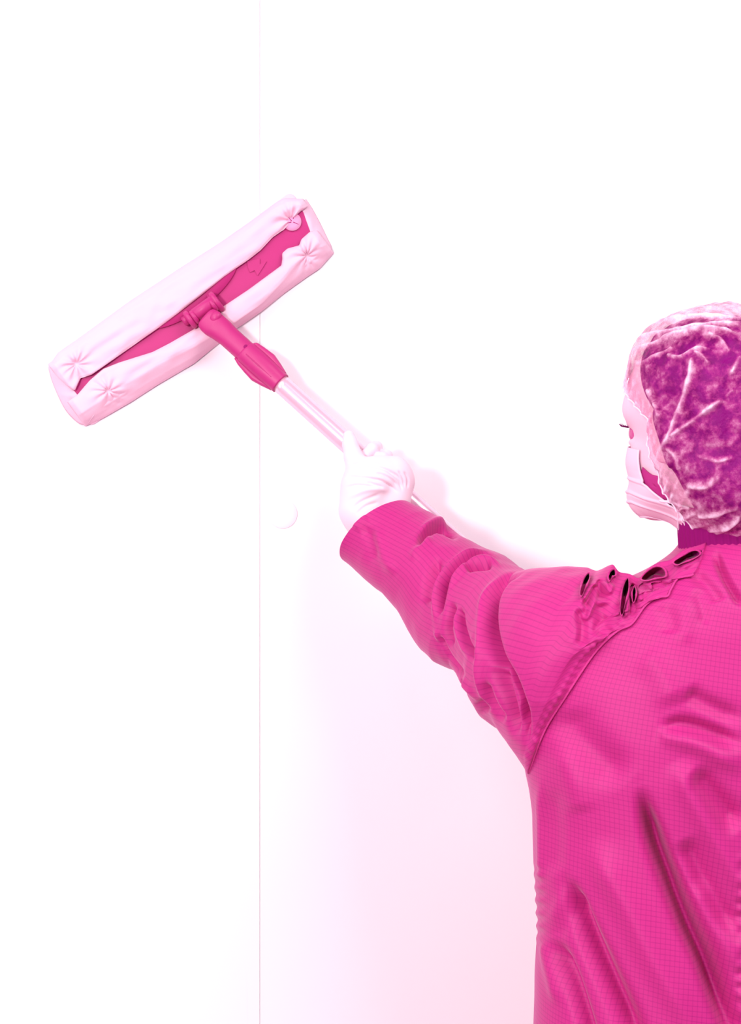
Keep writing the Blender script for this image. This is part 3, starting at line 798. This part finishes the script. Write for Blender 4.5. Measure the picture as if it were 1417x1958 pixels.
TUNNELS = [   # open mouths of the bunched pleats along the shoulder
    [(1226, 1107), (1236, 1094), (1252, 1084), (1266, 1085), (1273, 1094), (1271, 1103), (1252, 1106), (1238, 1110)],
    [(1288, 1075), (1302, 1065), (1320, 1055), (1333, 1053), (1339, 1059), (1328, 1067), (1310, 1074), (1296, 1080)],
    [(1126, 1096), (1119, 1103), (1112, 1118), (1109, 1136), (1113, 1139), (1120, 1122), (1127, 1105)],
    [(1201, 1106), (1194, 1116), (1188, 1140), (1186, 1168), (1190, 1176), (1196, 1152), (1202, 1126)],
    [(1175, 1089), (1167, 1093), (1163, 1103), (1166, 1111), (1171, 1102), (1177, 1099)],
    [(1213, 1122), (1209, 1136), (1211, 1152), (1215, 1144), (1216, 1130)],
]
def in_poly(U, V, poly):
    c = np.zeros(U.shape, bool); n = len(poly)
    for i in range(n):
        (x0, y0), (x1, y1) = poly[i], poly[(i + 1) % n]
        if y0 == y1: continue
        c ^= ((y0 > V) != (y1 > V)) & (U < (x1 - x0) * (V - y0) / (y1 - y0) + x0)
    return c
def smooth_loop(poly, n=48):
    p = A(poly, float); q = spline(np.vstack([p[-2:], p, p[:3]]), 12 * (len(p) + 4) + 1)
    q = q[24:24 + 12 * len(p)]
    return q[np.linspace(0, len(q) - 1, n).round().astype(int)]
LOOPS = [smooth_loop(p) for p in TUNNELS]
def cut(G, faces, front):
    """faces of a grid without those lying inside the tunnel mouths"""
    U, V = proj(G); bad = np.zeros(U.shape, bool)
    for lp_ in LOOPS: bad |= in_poly(U, V, [tuple(x) for x in lp_])
    bad &= front
    return faces[~bad.reshape(-1)[faces].any(1)]
nR, nC = 620, 620
vk = np.concatenate([np.linspace(1030, 1990, 500), np.linspace(1994, 2780, nR - 500)])
tq = np.linspace(0, 2 * math.pi, nC, endpoint=False)
uc, w_, t_ = torso_par(vk)
uc, w_, t_ = [np.convolve(np.pad(x, 6, 'edge'), np.ones(13) / 13, 'valid') for x in (uc, w_, t_)]
cs, sn = np.cos(tq), np.sin(tq)
sc_ = np.sign(cs) * np.abs(cs) ** (2 / SUP); ss_ = np.sign(sn) * np.abs(sn) ** (2 / SUP)
X = (uc[:, None] - CU) * DC / FPX + (w_ * DC / FPX)[:, None] * sc_[None]
Y = DC - t_[:, None] * ss_[None]
Zt = CAMZ - (vk[:, None] - CV) * DC / FPX + 0 * X
G = np.stack([X, Y, Zt], -1)
nrm = grid_normals(G, True)
U, Vv = proj(G); visb = np.clip((-nrm[..., 1]) * 4, 0, 1)
H = np.zeros_like(U)
for amp, wl, wr, pts in BODY_FOLDS: H += fold(U, Vv, amp * (0.0014 if amp < 0 else 0.0011), wl, wr, pts) * visb
for amp, wl, wr, pts in BODY_FOLDS:
    if max(p_[0] for p_ in pts) < 1395: H += fold(U, Vv, amp * 0.0009, wl, wr, [(2832 - p_[0], p_[1] + 25) for p_ in pts]) * visb
lowf = np.clip((Vv - 1120) / 200, 0, 1)
H += lowf * (noise3(np.stack([G[..., 0] * 14 + G[..., 2] * 6, G[..., 1] * 8, G[..., 2] * 7], -1)) * 0.002 + noise3(np.stack([G[..., 0] * 38 + G[..., 2] * 18, G[..., 1] * 20, G[..., 2] * 16], -1)) * 0.0008)
# puckered side seam on the left edge
H += np.exp(-((np.abs(U - 1032)) / 9.0) ** 2) * np.clip((Vv - 1640) / 30, 0, 1) * np.clip((1810 - Vv) / 30, 0, 1) * 0.0016 * np.sin(Vv / 3.9)
# puckered centre-back seam
H += np.exp(-((np.abs(U - 1416)) / 7.0) ** 2) * np.clip((Vv - 1620) / 30, 0, 1) * 0.0022 * np.sin(Vv / 5.3 + np.sin(Vv / 23.0))
G = G + nrm * H[..., None]
top_in = G[:1].copy(); cN = top_in.mean(1, keepdims=True)
extra = [cN + (top_in - cN) * 0.97 + A([0, 0, -0.001]), cN + (top_in - cN) * 0.95 + A([0, 0, -0.03])]
bot = G[-1:]; cB = bot.mean(1, keepdims=True)
G = np.concatenate(extra[::-1] + [G, cB + (bot - cB) * 0.985, cB + (bot - cB) * 0.98 + A([0, 0, 0.05])], 0)
arc = np.concatenate([[0], np.cumsum(np.linalg.norm(np.diff(A([sc_ * 0.225, ss_ * 0.13]).T, axis=0), axis=1))])
UVt = np.stack([np.repeat(arc[None], len(G), 0) + 0.05 * G[..., 2], G[..., 2] + 0.16 * (G[..., 0] - TX)], -1).reshape(-1, 2)
coat = mesh_obj('cleanroom_coat', G.reshape(-1, 3), cut(G, grid_faces(len(G), nC, True), (G[..., 1] < DC)), M_coat, body, uv=UVt)

# raised sleeve: rings between the upper and lower contour
TOP = [(0, 788, 967), (1, 830, 987), (1.3, 847, 998), (2, 883, 1026), (3, 925, 1044), (4, 966, 1062), (5, 990, 1081), (6, 1013, 1094), (6.5, 1037, 1088), (7, 1060, 1087), (7.5, 1089, 1083), (8, 1124, 1085),
       (8.25, 1141, 1091), (8.5, 1160, 1082), (8.65, 1173, 1078), (8.8, 1183, 1094), (9, 1205, 1097), (9.2, 1221, 1106), (9.4, 1241, 1086), (9.55, 1260, 1075), (9.7, 1283, 1072), (9.85, 1308, 1049), (10, 1354, 1036)]
BOT = [(0, 653, 1069), (1, 693, 1103), (2, 732, 1134), (2.5, 759, 1165), (3, 782, 1207), (3.6, 806, 1242), (4.2, 830, 1266), (5, 871, 1284), (5.5, 895, 1313), (6, 913, 1340), (6.3, 916, 1358), (6.6, 927, 1376), (7.3, 957, 1396), (8, 981, 1435), (9, 1003, 1468), (10, 1009, 1480)]
RING = A([(0, 2.05, 40, .044), (1, 2.03, 40, .049), (2, 1.99, 38, .053), (3, 1.955, 40, .057), (4, 1.915, 46, .063), (5, 1.885, 54, .067), (6, 1.85, 64, .072), (7, 1.81, 68, .08), (8, 1.78, 66, .088), (9, 1.76, 62, .098), (10, 1.75, 50, .105)], float)
nS, nT = 560, 480
s = np.linspace(0, 10, nS); T_a = A(TOP, float); B_a = A(BOT, float)
kk = np.hanning(11)[1:-1]; kk /= kk.sum()
smo = lambda x: np.convolve(np.pad(x, 4, 'edge'), kk, 'valid')
tu, tv = smo(np.interp(s, T_a[:, 0], T_a[:, 1])), smo(np.interp(s, T_a[:, 0], T_a[:, 2]))
bu, bv = smo(np.interp(s, B_a[:, 0], B_a[:, 1])), smo(np.interp(s, B_a[:, 0], B_a[:, 2]))
dcn, sag, rd = [np.convolve(np.pad(np.interp(s, RING[:, 0], RING[:, k]), 20, 'edge'), np.ones(41) / 41, 'valid') for k in (1, 2, 3)]
tq = np.linspace(0, 2 * math.pi, nT, endpoint=False)          # 0 = upper contour, pi/2 = towards the camera, pi = lower contour
c_, s_ = np.cos(tq), np.sin(tq)
mu, mv = (tu + bu) / 2, (tv + bv) / 2; hu, hv = (tu - bu) / 2, (tv - bv) / 2
L_ = np.hypot(hu, hv); nx, ny = hv / L_, -hu / L_              # perpendicular, towards the hand
flipn = np.where(nx > 0, -1, 1); nx *= flipn; ny *= flipn
Ds = dcn[:, None] - rd[:, None] * s_[None]
# the last rings run into the raglan seam on the back of the coat
rg = spline(RAG, 400); seg = np.concatenate([[0], np.cumsum(np.hypot(*np.diff(rg, axis=0).T))]); seg /= seg[-1]
fr_ = np.where(tq <= math.pi, tq / math.pi, (2 * math.pi - tq) / math.pi)
ru, rv = np.interp(fr_, seg, rg[:, 0]), np.interp(fr_, seg, rg[:, 1])
rdp = torso_front(ru, rv); rdp = np.where(tq <= math.pi, rdp - 0.003, 2 * DC - rdp)
b = np.clip((s - 6.8) / 3.2, 0, 1); b = (b * b * (3 - 2 * b))[:, None]
front_m = np.clip(s_, 0, 1)[None] ** 0.5
ch = rg[-1] - rg[0]; cl_ = np.hypot(*ch); pr = A([ch[1], -ch[0]]) / cl_
xr = ((ru - rg[0, 0]) * ch[0] + (rv - rg[0, 1]) * ch[1]) / cl_ ** 2; yr = ((ru - rg[0, 0]) * pr[0] + (rv - rg[0, 1]) * pr[1]) / cl_
yr = yr * np.sign(yr[nT // 4]); yr = np.where(tq <= math.pi, yr, -0.3 * yr)
xx = (1 - b) * ((1 - c_) / 2)[None] + b * xr[None]
yy = (1 - b) * (sag / (2 * L_))[:, None] * s_[None] + b * yr[None]
Us = tu[:, None] - 2 * hu[:, None] * xx + (nx * 2 * L_)[:, None] * yy
Vs = tv[:, None] - 2 * hv[:, None] * xx + (ny * 2 * L_)[:, None] * yy
Ds = Ds * (1 - b) + rdp[None] * b
# contours stay where they were
Ds = Ds
G = PX(Us, Vs, Ds)
nrm = grid_normals(G, True)
U, Vv = proj(G); visb = np.clip((-nrm[..., 1]) * 4 + 0.3, 0, 1)
SLEEVE_FOLDS = [
    (-9, 5, 7, [(796, 1052), (806, 1026), (820, 1012), (841, 1005), (862, 1014), (882, 1026)]),
    (-8, 5, 5, [(835, 1012), (850, 1010), (868, 1018)]),
    (4, 8, 8, [(786, 1076), (798, 1052), (814, 1034), (830, 1026)]),
    (4, 6, 5, [(800, 1020), (822, 1002), (845, 996), (870, 1010)]),
    (-12, 4, 6, [(836, 1180), (838, 1150), (848, 1114), (872, 1082), (905, 1060), (930, 1056), (950, 1068)]),
    (5, 4, 4, [(828, 1200), (830, 1150), (840, 1110), (864, 1076), (900, 1053), (940, 1050)]),
    (6, 5, 5, [(852, 1135), (866, 1106), (882, 1088), (908, 1068), (940, 1070), (962, 1084)]),
    (-11, 5, 6, [(888, 1086), (905, 1081), (925, 1080), (942, 1078)]),
    (-6, 8, 9, [(842, 1060), (828, 1095), (815, 1130), (812, 1160)]),
    (-9, 6, 7, [(866, 1148), (860, 1177), (856, 1205), (866, 1240)]),
    (-9, 5, 7, [(880, 1160), (884, 1192), (894, 1230), (914, 1266)]),
    (4, 4, 4, [(872, 1160), (874, 1195), (884, 1230), (898, 1262)]),
    (5, 5, 4, [(828, 1195), (838, 1225), (858, 1260), (892, 1310), (920, 1352)]),
    (-8, 4, 7, [(834, 1210), (850, 1240), (868, 1268), (890, 1296)]),
    (-19, [4, 6, 9, 10, 9, 7, 5], [4, 7, 11, 14, 12, 9, 6], [(1002, 1096), (970, 1107), (947, 1133), (936, 1165), (935, 1207), (948, 1251), (974, 1298), (994, 1342), (1006, 1382), (1012, 1425)]),
    (6, 6, 6, [(985, 1100), (955, 1112), (930, 1140), (920, 1180), (918, 1230), (916, 1290), (934, 1350), (960, 1390)]),
    (-11, 8, 8, [(938, 1270), (950, 1300), (965, 1336), (978, 1372), (992, 1410)]),
    (6, 3.5, 3.5, [(946, 1262), (962, 1296), (984, 1338), (998, 1390)]),
    (-6, 6, 6, [(925, 1300), (940, 1345), (965, 1385)]),
    (-5, 8, 8, [(912, 1338), (922, 1350), (930, 1366)]),
    (-2.2, 10, 11, [(690, 1010), (706, 1022), (716, 1052), (716, 1075)]),
    (4, 10, 12, [(720, 1000), (728, 1040), (740, 1075), (760, 1100)]),
    (3, 10, 10, [(676, 1012), (690, 1000), (705, 990)]),
]
H = np.zeros_like(U)
for amp, wl, wr, pts in SLEEVE_FOLDS: H += fold(U, Vv, amp * (0.0018 if amp < 0 else 0.0011), wl, wr, pts) * visb
H += noise3(np.stack([G[..., 0] * 22, G[..., 1] * 14, G[..., 2] * 22], -1)) * 0.0022 + noise3(G * 50) * 0.0008
# stitched puckers beside the raglan seam
rd_ = fold(U, Vv, 1.0, 8, 8, [(r_[0] - 9, r_[1] - 5) for r_ in RAG[8:]], 0.1) * visb
H += rd_ * (0.0014 + 0.0008 * np.sin((U * 0.6 - Vv * 0.8) / 2.6))
H *= np.clip((10 - s) / 0.12, 0, 1)[:, None]
Hs = np.zeros_like(U); frontm = np.clip(s_ * 6, 0, 1)[None]
for amp, wl, wr, pts in SHOULDER_FOLDS: Hs += fold(U, Vv, amp * (0.0022 if amp < 0 else 0.0014), np.multiply(wl, 1.25), np.multiply(wr, 1.25), pts, 0.18) * frontm
Hs *= np.clip((10 - s) / 0.12, 0, 1)[:, None]
G = G + nrm * H[..., None] + A([0, -1.0, 0]) * Hs[..., None]
first = G[:1]; cF = first.mean(1, keepdims=True); axd = (G[12:13].mean(1, keepdims=True) - cF); axd = axd / np.linalg.norm(axd)
last = G[-1:] + A([0.010, 0.02, -0.004])
G = np.concatenate([cF + (first - cF) * 0.90 + axd * 0.05, cF + (first - cF) * 0.93 + axd * 0.004, cF + (first - cF) * 0.97, G, last], 0)
arc_t = np.linspace(0, 0.42, nT)
ln = np.concatenate([[0], np.cumsum(np.linalg.norm(np.diff(G.mean(1), axis=0), axis=1))])
wfac = np.concatenate([[1, 1, 1], np.interp(s, [0, 10], [0.75, 1.25]), [1.25]])
UVs = np.stack([arc_t[None] * wfac[:, None], np.repeat(ln[:, None], nT, 1)], -1).reshape(-1, 2)
slv = mesh_obj('sleeve', G.reshape(-1, 3), cut(G, grid_faces(len(G), nT, True), np.repeat((tq < math.pi)[None], len(G), 0)), M_sleeve, coat, uv=UVs)
Us_, Vs_ = proj(G); fm_ = np.repeat((tq < math.pi)[None], len(G), 0); Us_, Vs_, Gy_ = Us_[fm_], Vs_[fm_], G[..., 1][fm_]
for lp_ in LOOPS:
    dd = A([Gy_[np.hypot(Us_ - a_, Vs_ - b_) < 7].min(initial=9.0) for a_, b_ in lp_]); dd = np.where(dd > 5, np.median(dd[dd < 5]) if (dd < 5).any() else 1.7, dd)
    for _ in range(6): dd = (np.roll(dd, 1) + dd + np.roll(dd, -1)) / 3
    cen_ = lp_.mean(0); n_ = len(lp_); rows_ = []
    # rolled lip, then the inside of the pleat running back under the cloth
    dirn = (lp_ - cen_) / (np.linalg.norm(lp_ - cen_, axis=1)[:, None] + 1e-9)
    for ang in np.linspace(-0.3, 1.25, 8) * math.pi:
        q_ = lp_ + dirn * (0.8 + 2.2 * math.cos(ang)); rows_.append(PX(q_[:, 0], q_[:, 1], dd - 0.0014 * math.sin(ang)))
    for f_, dz in ((0.98, 0.004), (0.96, 0.012), (0.9, 0.022), (0.7, 0.028), (0.1, 0.03), (0.001, 0.03)):
        q_ = cen_ + (lp_ - cen_) * f_; rows_.append(PX(q_[:, 0], q_[:, 1], dd + dz))
    R_ = A(rows_); uvp = np.stack([np.repeat(np.linspace(0, 0.1, n_)[None], len(R_), 0), np.repeat(np.linspace(0, 0.05, len(R_))[:, None], n_, 1)], -1).reshape(-1, 2)
    grid_obj('pleat', R_, M_sleeve, coat, closed=True, uv=uvp)
# raglan seam cord
sd = torso_front(rg[:, 0], rg[:, 1]); sp_ = PX(rg[:, 0], rg[:, 1], sd - 0.0035)
grid_obj('raglan_seam', tube(sp_[60:], 0.0012, 8), M_seam, coat, closed=True, cap=True)
# standing collar edge
tq2 = np.linspace(0, 2 * math.pi, 120)
cl = np.stack([(1405 - CU) * DC / FPX + 97 * DC / FPX * np.cos(tq2), DC - 0.064 * np.sin(tq2), CAMZ - (1031 - CV) * DC / FPX + 0 * tq2], -1)
grid_obj('collar_binding', tube(cl, 0.0022, 10), M_seam, coat, closed=True)

M_knit = mat('knit_collar', (0.26, 0.004, 0.13), 0.85, 0.1)
zz = np.linspace(0, 1, 30); aa = np.linspace(0, 2 * math.pi, 480, endpoint=False)
nk0 = nb + A([0, 0, 0.0]); nk1 = hw(-0.025, 0, -0.05); pN = nk0[None] + (nk1 - nk0)[None] * (0.05 + 0.62 * zz)[:, None]
rN = 0.0545 + 0.003 * (1 - zz) ** 3 + 0.0022 * np.sin(np.pi * np.clip(zz, 0, 1))
KG = pN[:, None, :] + np.stack([np.repeat(np.cos(aa)[None], 30, 0), np.repeat(np.sin(aa)[None], 30, 0), np.zeros((30, 480))], -1) * (rN[:, None] + 0.0006 * np.cos(48 * aa)[None])[..., None]
grid_obj('knit_collar', np.concatenate([KG, KG[-1:] * 0.97 + 0.03 * KG[-1:].mean(1, keepdims=True)], 0), M_knit, coat, closed=True)

# hanging right sleeve
rings = []
pts = spline([T_(0.12, zt(1250)), T_(0.16, zt(1255)), T_(0.205, zt(1255) - 0.09), ELR, WRR + A([0, 0, 0.03]), WRR + A([0.002, 0.003, 0.0])], 60)
rad = np.interp(np.linspace(0, 1, 60), [0, 0.2, 0.4, 0.6, 0.8, 1], [0.055, 0.078, 0.074, 0.064, 0.056, 0.052])
G = tube(pts, rad, 64); nr = grid_normals(G, True)
G = G + nr * (noise3(G * 22) * 0.004 + noise3(G * 45) * 0.002)[..., None]
G = np.concatenate([G, G[-1:].mean(1, keepdims=True) + (G[-1:] - G[-1:].mean(1, keepdims=True)) * 0.92 + A([0, 0, 0.04])], 0)
UVr = np.stack([np.repeat(np.linspace(0, 0.4, 64)[None], 61, 0), np.repeat(np.linspace(0, 0.6, 61)[:, None], 64, 1)], -1).reshape(-1, 2)
grid_obj('sleeve', G, M_sleeve, coat, closed=True, uv=UVr)

# ------------------------------------------------------------------ gloves
gx = np.arange(PX(640, 0, 2.05)[0], PX(815, 0, 2.12)[0], 0.0013)
gy = np.arange(1.985, 2.165, 0.0016)
gz = np.arange(PX(0, 1035, 2.1)[2], PX(0, 810, 2.1)[2], 0.0013)
GF = Field(gx, gy, gz)
kpx = 2.07 / FPX
def gc(p, q, r0, r1, k=0.012): GF.cone(PX(*p), PX(*q), r0 * kpx, r1 * kpx, k)
gc((712, 1025, 2.045), (690, 975, 2.052), 36, 38)
gc((690, 975, 2.052), (697, 935, 2.056), 38, 42)
gc((697, 935, 2.056), (722, 915, 2.062), 42, 40)
gc((722, 915, 2.062), (752, 908, 2.066), 40, 36)
gc((700, 990, 2.05), (752, 958, 2.062), 32, 30)
gc((752, 958, 2.062), (766, 925, 2.068), 26, 26)
gc((690, 915, 2.062), (676, 874, 2.076), 28, 17.5, 0.012)        # thumb root
gc((676, 874, 2.076), (670, 850, 2.083), 17, 14.5, 0.006)
gc((670, 850, 2.083), (667, 835, 2.087), 14.5, 12, 0.005)
# fingers hook round the far side of the pole and come back over its upper edge
def finger(t, r_m, a0, a1, rb, tip):
    n = 9; pts = []; rs = []
    for k in range(n):
        a = math.radians(a0 + (a1 - a0) * k / (n - 1))
        p = ax_pt(t) + rb * (math.cos(a) * Nup + math.sin(a) * Ncam)
        pts.append(p); rs.append(r_m * (1 - 0.18 * k / (n - 1)))
    GF.chain(pts, rs, 0.004)
for t, r_m, a1 in ((402, 0.0094, 436), (428, 0.0098, 440), (456, 0.0096, 440), (484, 0.0088, 440)):
    finger(t, r_m, 165, a1, 0.0225, 0)
V, Q = GF.mesh(); V = relax(V, Q, 2, 0.5)
N_ = vert_normals(V, Q); U, Vv = proj(V); visg = np.clip(-N_[:, 1] * 3, 0, 1)
GL = [  # stretched creases of the glove
    (-1.6, 2.0, 2.6, [(674, 894), (690, 890), (706, 889), (724, 893), (745, 900), (764, 914), (772, 935)]),
    (-1.0, 2.0, 2.4, [(664, 886), (680, 882), (700, 880), (722, 882), (748, 890)]),
    (-1.8, 2.0, 2.8, [(656, 916), (670, 911), (690, 912), (712, 915), (732, 920), (750, 932), (766, 944)]),
    (-1.2, 2.0, 2.4, [(714, 903), (732, 908), (750, 918), (762, 934)]),
    (-1.2, 2.0, 2.4, [(736, 898), (752, 908), (764, 922), (770, 940)]),
    (-1.0, 2.0, 2.4, [(700, 920), (716, 926), (735, 933)]),
    (-1.0, 2.0, 2.0, [(760, 898), (770, 912), (774, 935)]),
    (-1.2, 2.0, 2.0, [(772, 900), (780, 915), (779, 936)]),
    (-1.0, 2.4, 2.4, [(662, 864), (672, 866), (680, 867)]),
    (-0.9, 2.0, 2.0, [(664, 856), (670, 857), (678, 861)]),
    (-0.9, 3, 4, [(668, 978), (690, 960), (712, 950), (730, 944)]),
    (-0.8, 3, 3, [(680, 985), (700, 968), (726, 960)]),
    (-1.0, 2.5, 2.5, [(658, 935), (680, 928), (705, 930), (725, 933)]),
    (1.0, 5, 5, [(662, 955), (690, 940), (720, 935), (748, 940)]),
]
Hh = np.zeros(len(V))
for amp, wl, wr, pts in GL: Hh += fold(U, Vv, amp * 0.0018, wl, wr, pts) * visg
V = V + N_ * Hh[:, None]
glove = mesh_obj('glove', V, Q, M_glove, body); glove['label'] = 'white glove gripping the mop pole'
# right glove, relaxed at the side
w0 = WRR
gx = np.arange(w0[0] - 0.07, w0[0] + 0.07, 0.0028); gy = np.arange(w0[1] - 0.07, w0[1] + 0.10, 0.0028); gz = np.arange(w0[2] - 0.23, w0[2] + 0.06, 0.0028)
RF = Field(gx, gy, gz); rw = lambda dx, dy, dz: w0 + A([dx, dy, dz])
RF.chain([rw(0, 0, 0.05), rw(0, 0.005, -0.01), rw(0.0, 0.012, -0.05)], [0.028, 0.028, 0.026], 0.02)
for k, (yy, ln_) in enumerate(((0.038, 0.070), (0.016, 0.078), (-0.006, 0.072), (-0.026, 0.058))):
    RF.chain([rw(0.002, yy * 0.6 + 0.012, -0.045), rw(0.0, yy + 0.012, -0.092), rw(-0.010, yy + 0.016, -0.092 - ln_ * 0.5), rw(-0.030, yy + 0.02, -0.092 - ln_ * 0.9)], [0.014, 0.0105, 0.0095, 0.008], 0.006)
RF.chain([rw(-0.006, 0.03, -0.02), rw(-0.016, 0.055, -0.05), rw(-0.022, 0.062, -0.085)], [0.014, 0.0115, 0.0095], 0.01)
V, Q = RF.mesh(); V = relax(V, Q, 1, 0.4)
g2 = mesh_obj('glove', V, Q, M_glove, body)

# trousers and shoe covers below the coat
for s_k in (1, -1):
    p = spline([T_(s_k * 0.087, 0.72), T_(s_k * 0.09, 0.45), T_(s_k * 0.095, 0.10, -0.01)], 40)
    G = tube(p, np.linspace(0.098, 0.062, 40), 40); G = G + grid_normals(G, True) * (noise3(G * 25) * 0.004)[..., None]
    grid_obj('trouser_leg', G, M_trouser, body, closed=True)
    xs = np.arange(TX + s_k * 0.095 - 0.075, TX + s_k * 0.095 + 0.075, 0.005); ys = np.arange(DC - 0.14, DC + 0.24, 0.005); zs = np.arange(-0.03, 0.19, 0.005)
    SF = Field(xs, ys, zs); x0 = s_k * 0.095
    SF.chain([T_(x0, 0.13, -0.01), T_(x0, 0.055, -0.03), T_(x0 + s_k * 0.008, 0.042, 0.08), T_(x0 + s_k * 0.012, 0.035, 0.15)], [0.045, 0.048, 0.046, 0.036], 0.03)
    SF.F = smax(SF.F, -(SF.z[None, None, :] - 0.001) + 0 * SF.F, 0.004)
    V, Q = SF.mesh(); mesh_obj('shoe_cover', V, Q, M_shoe, body)
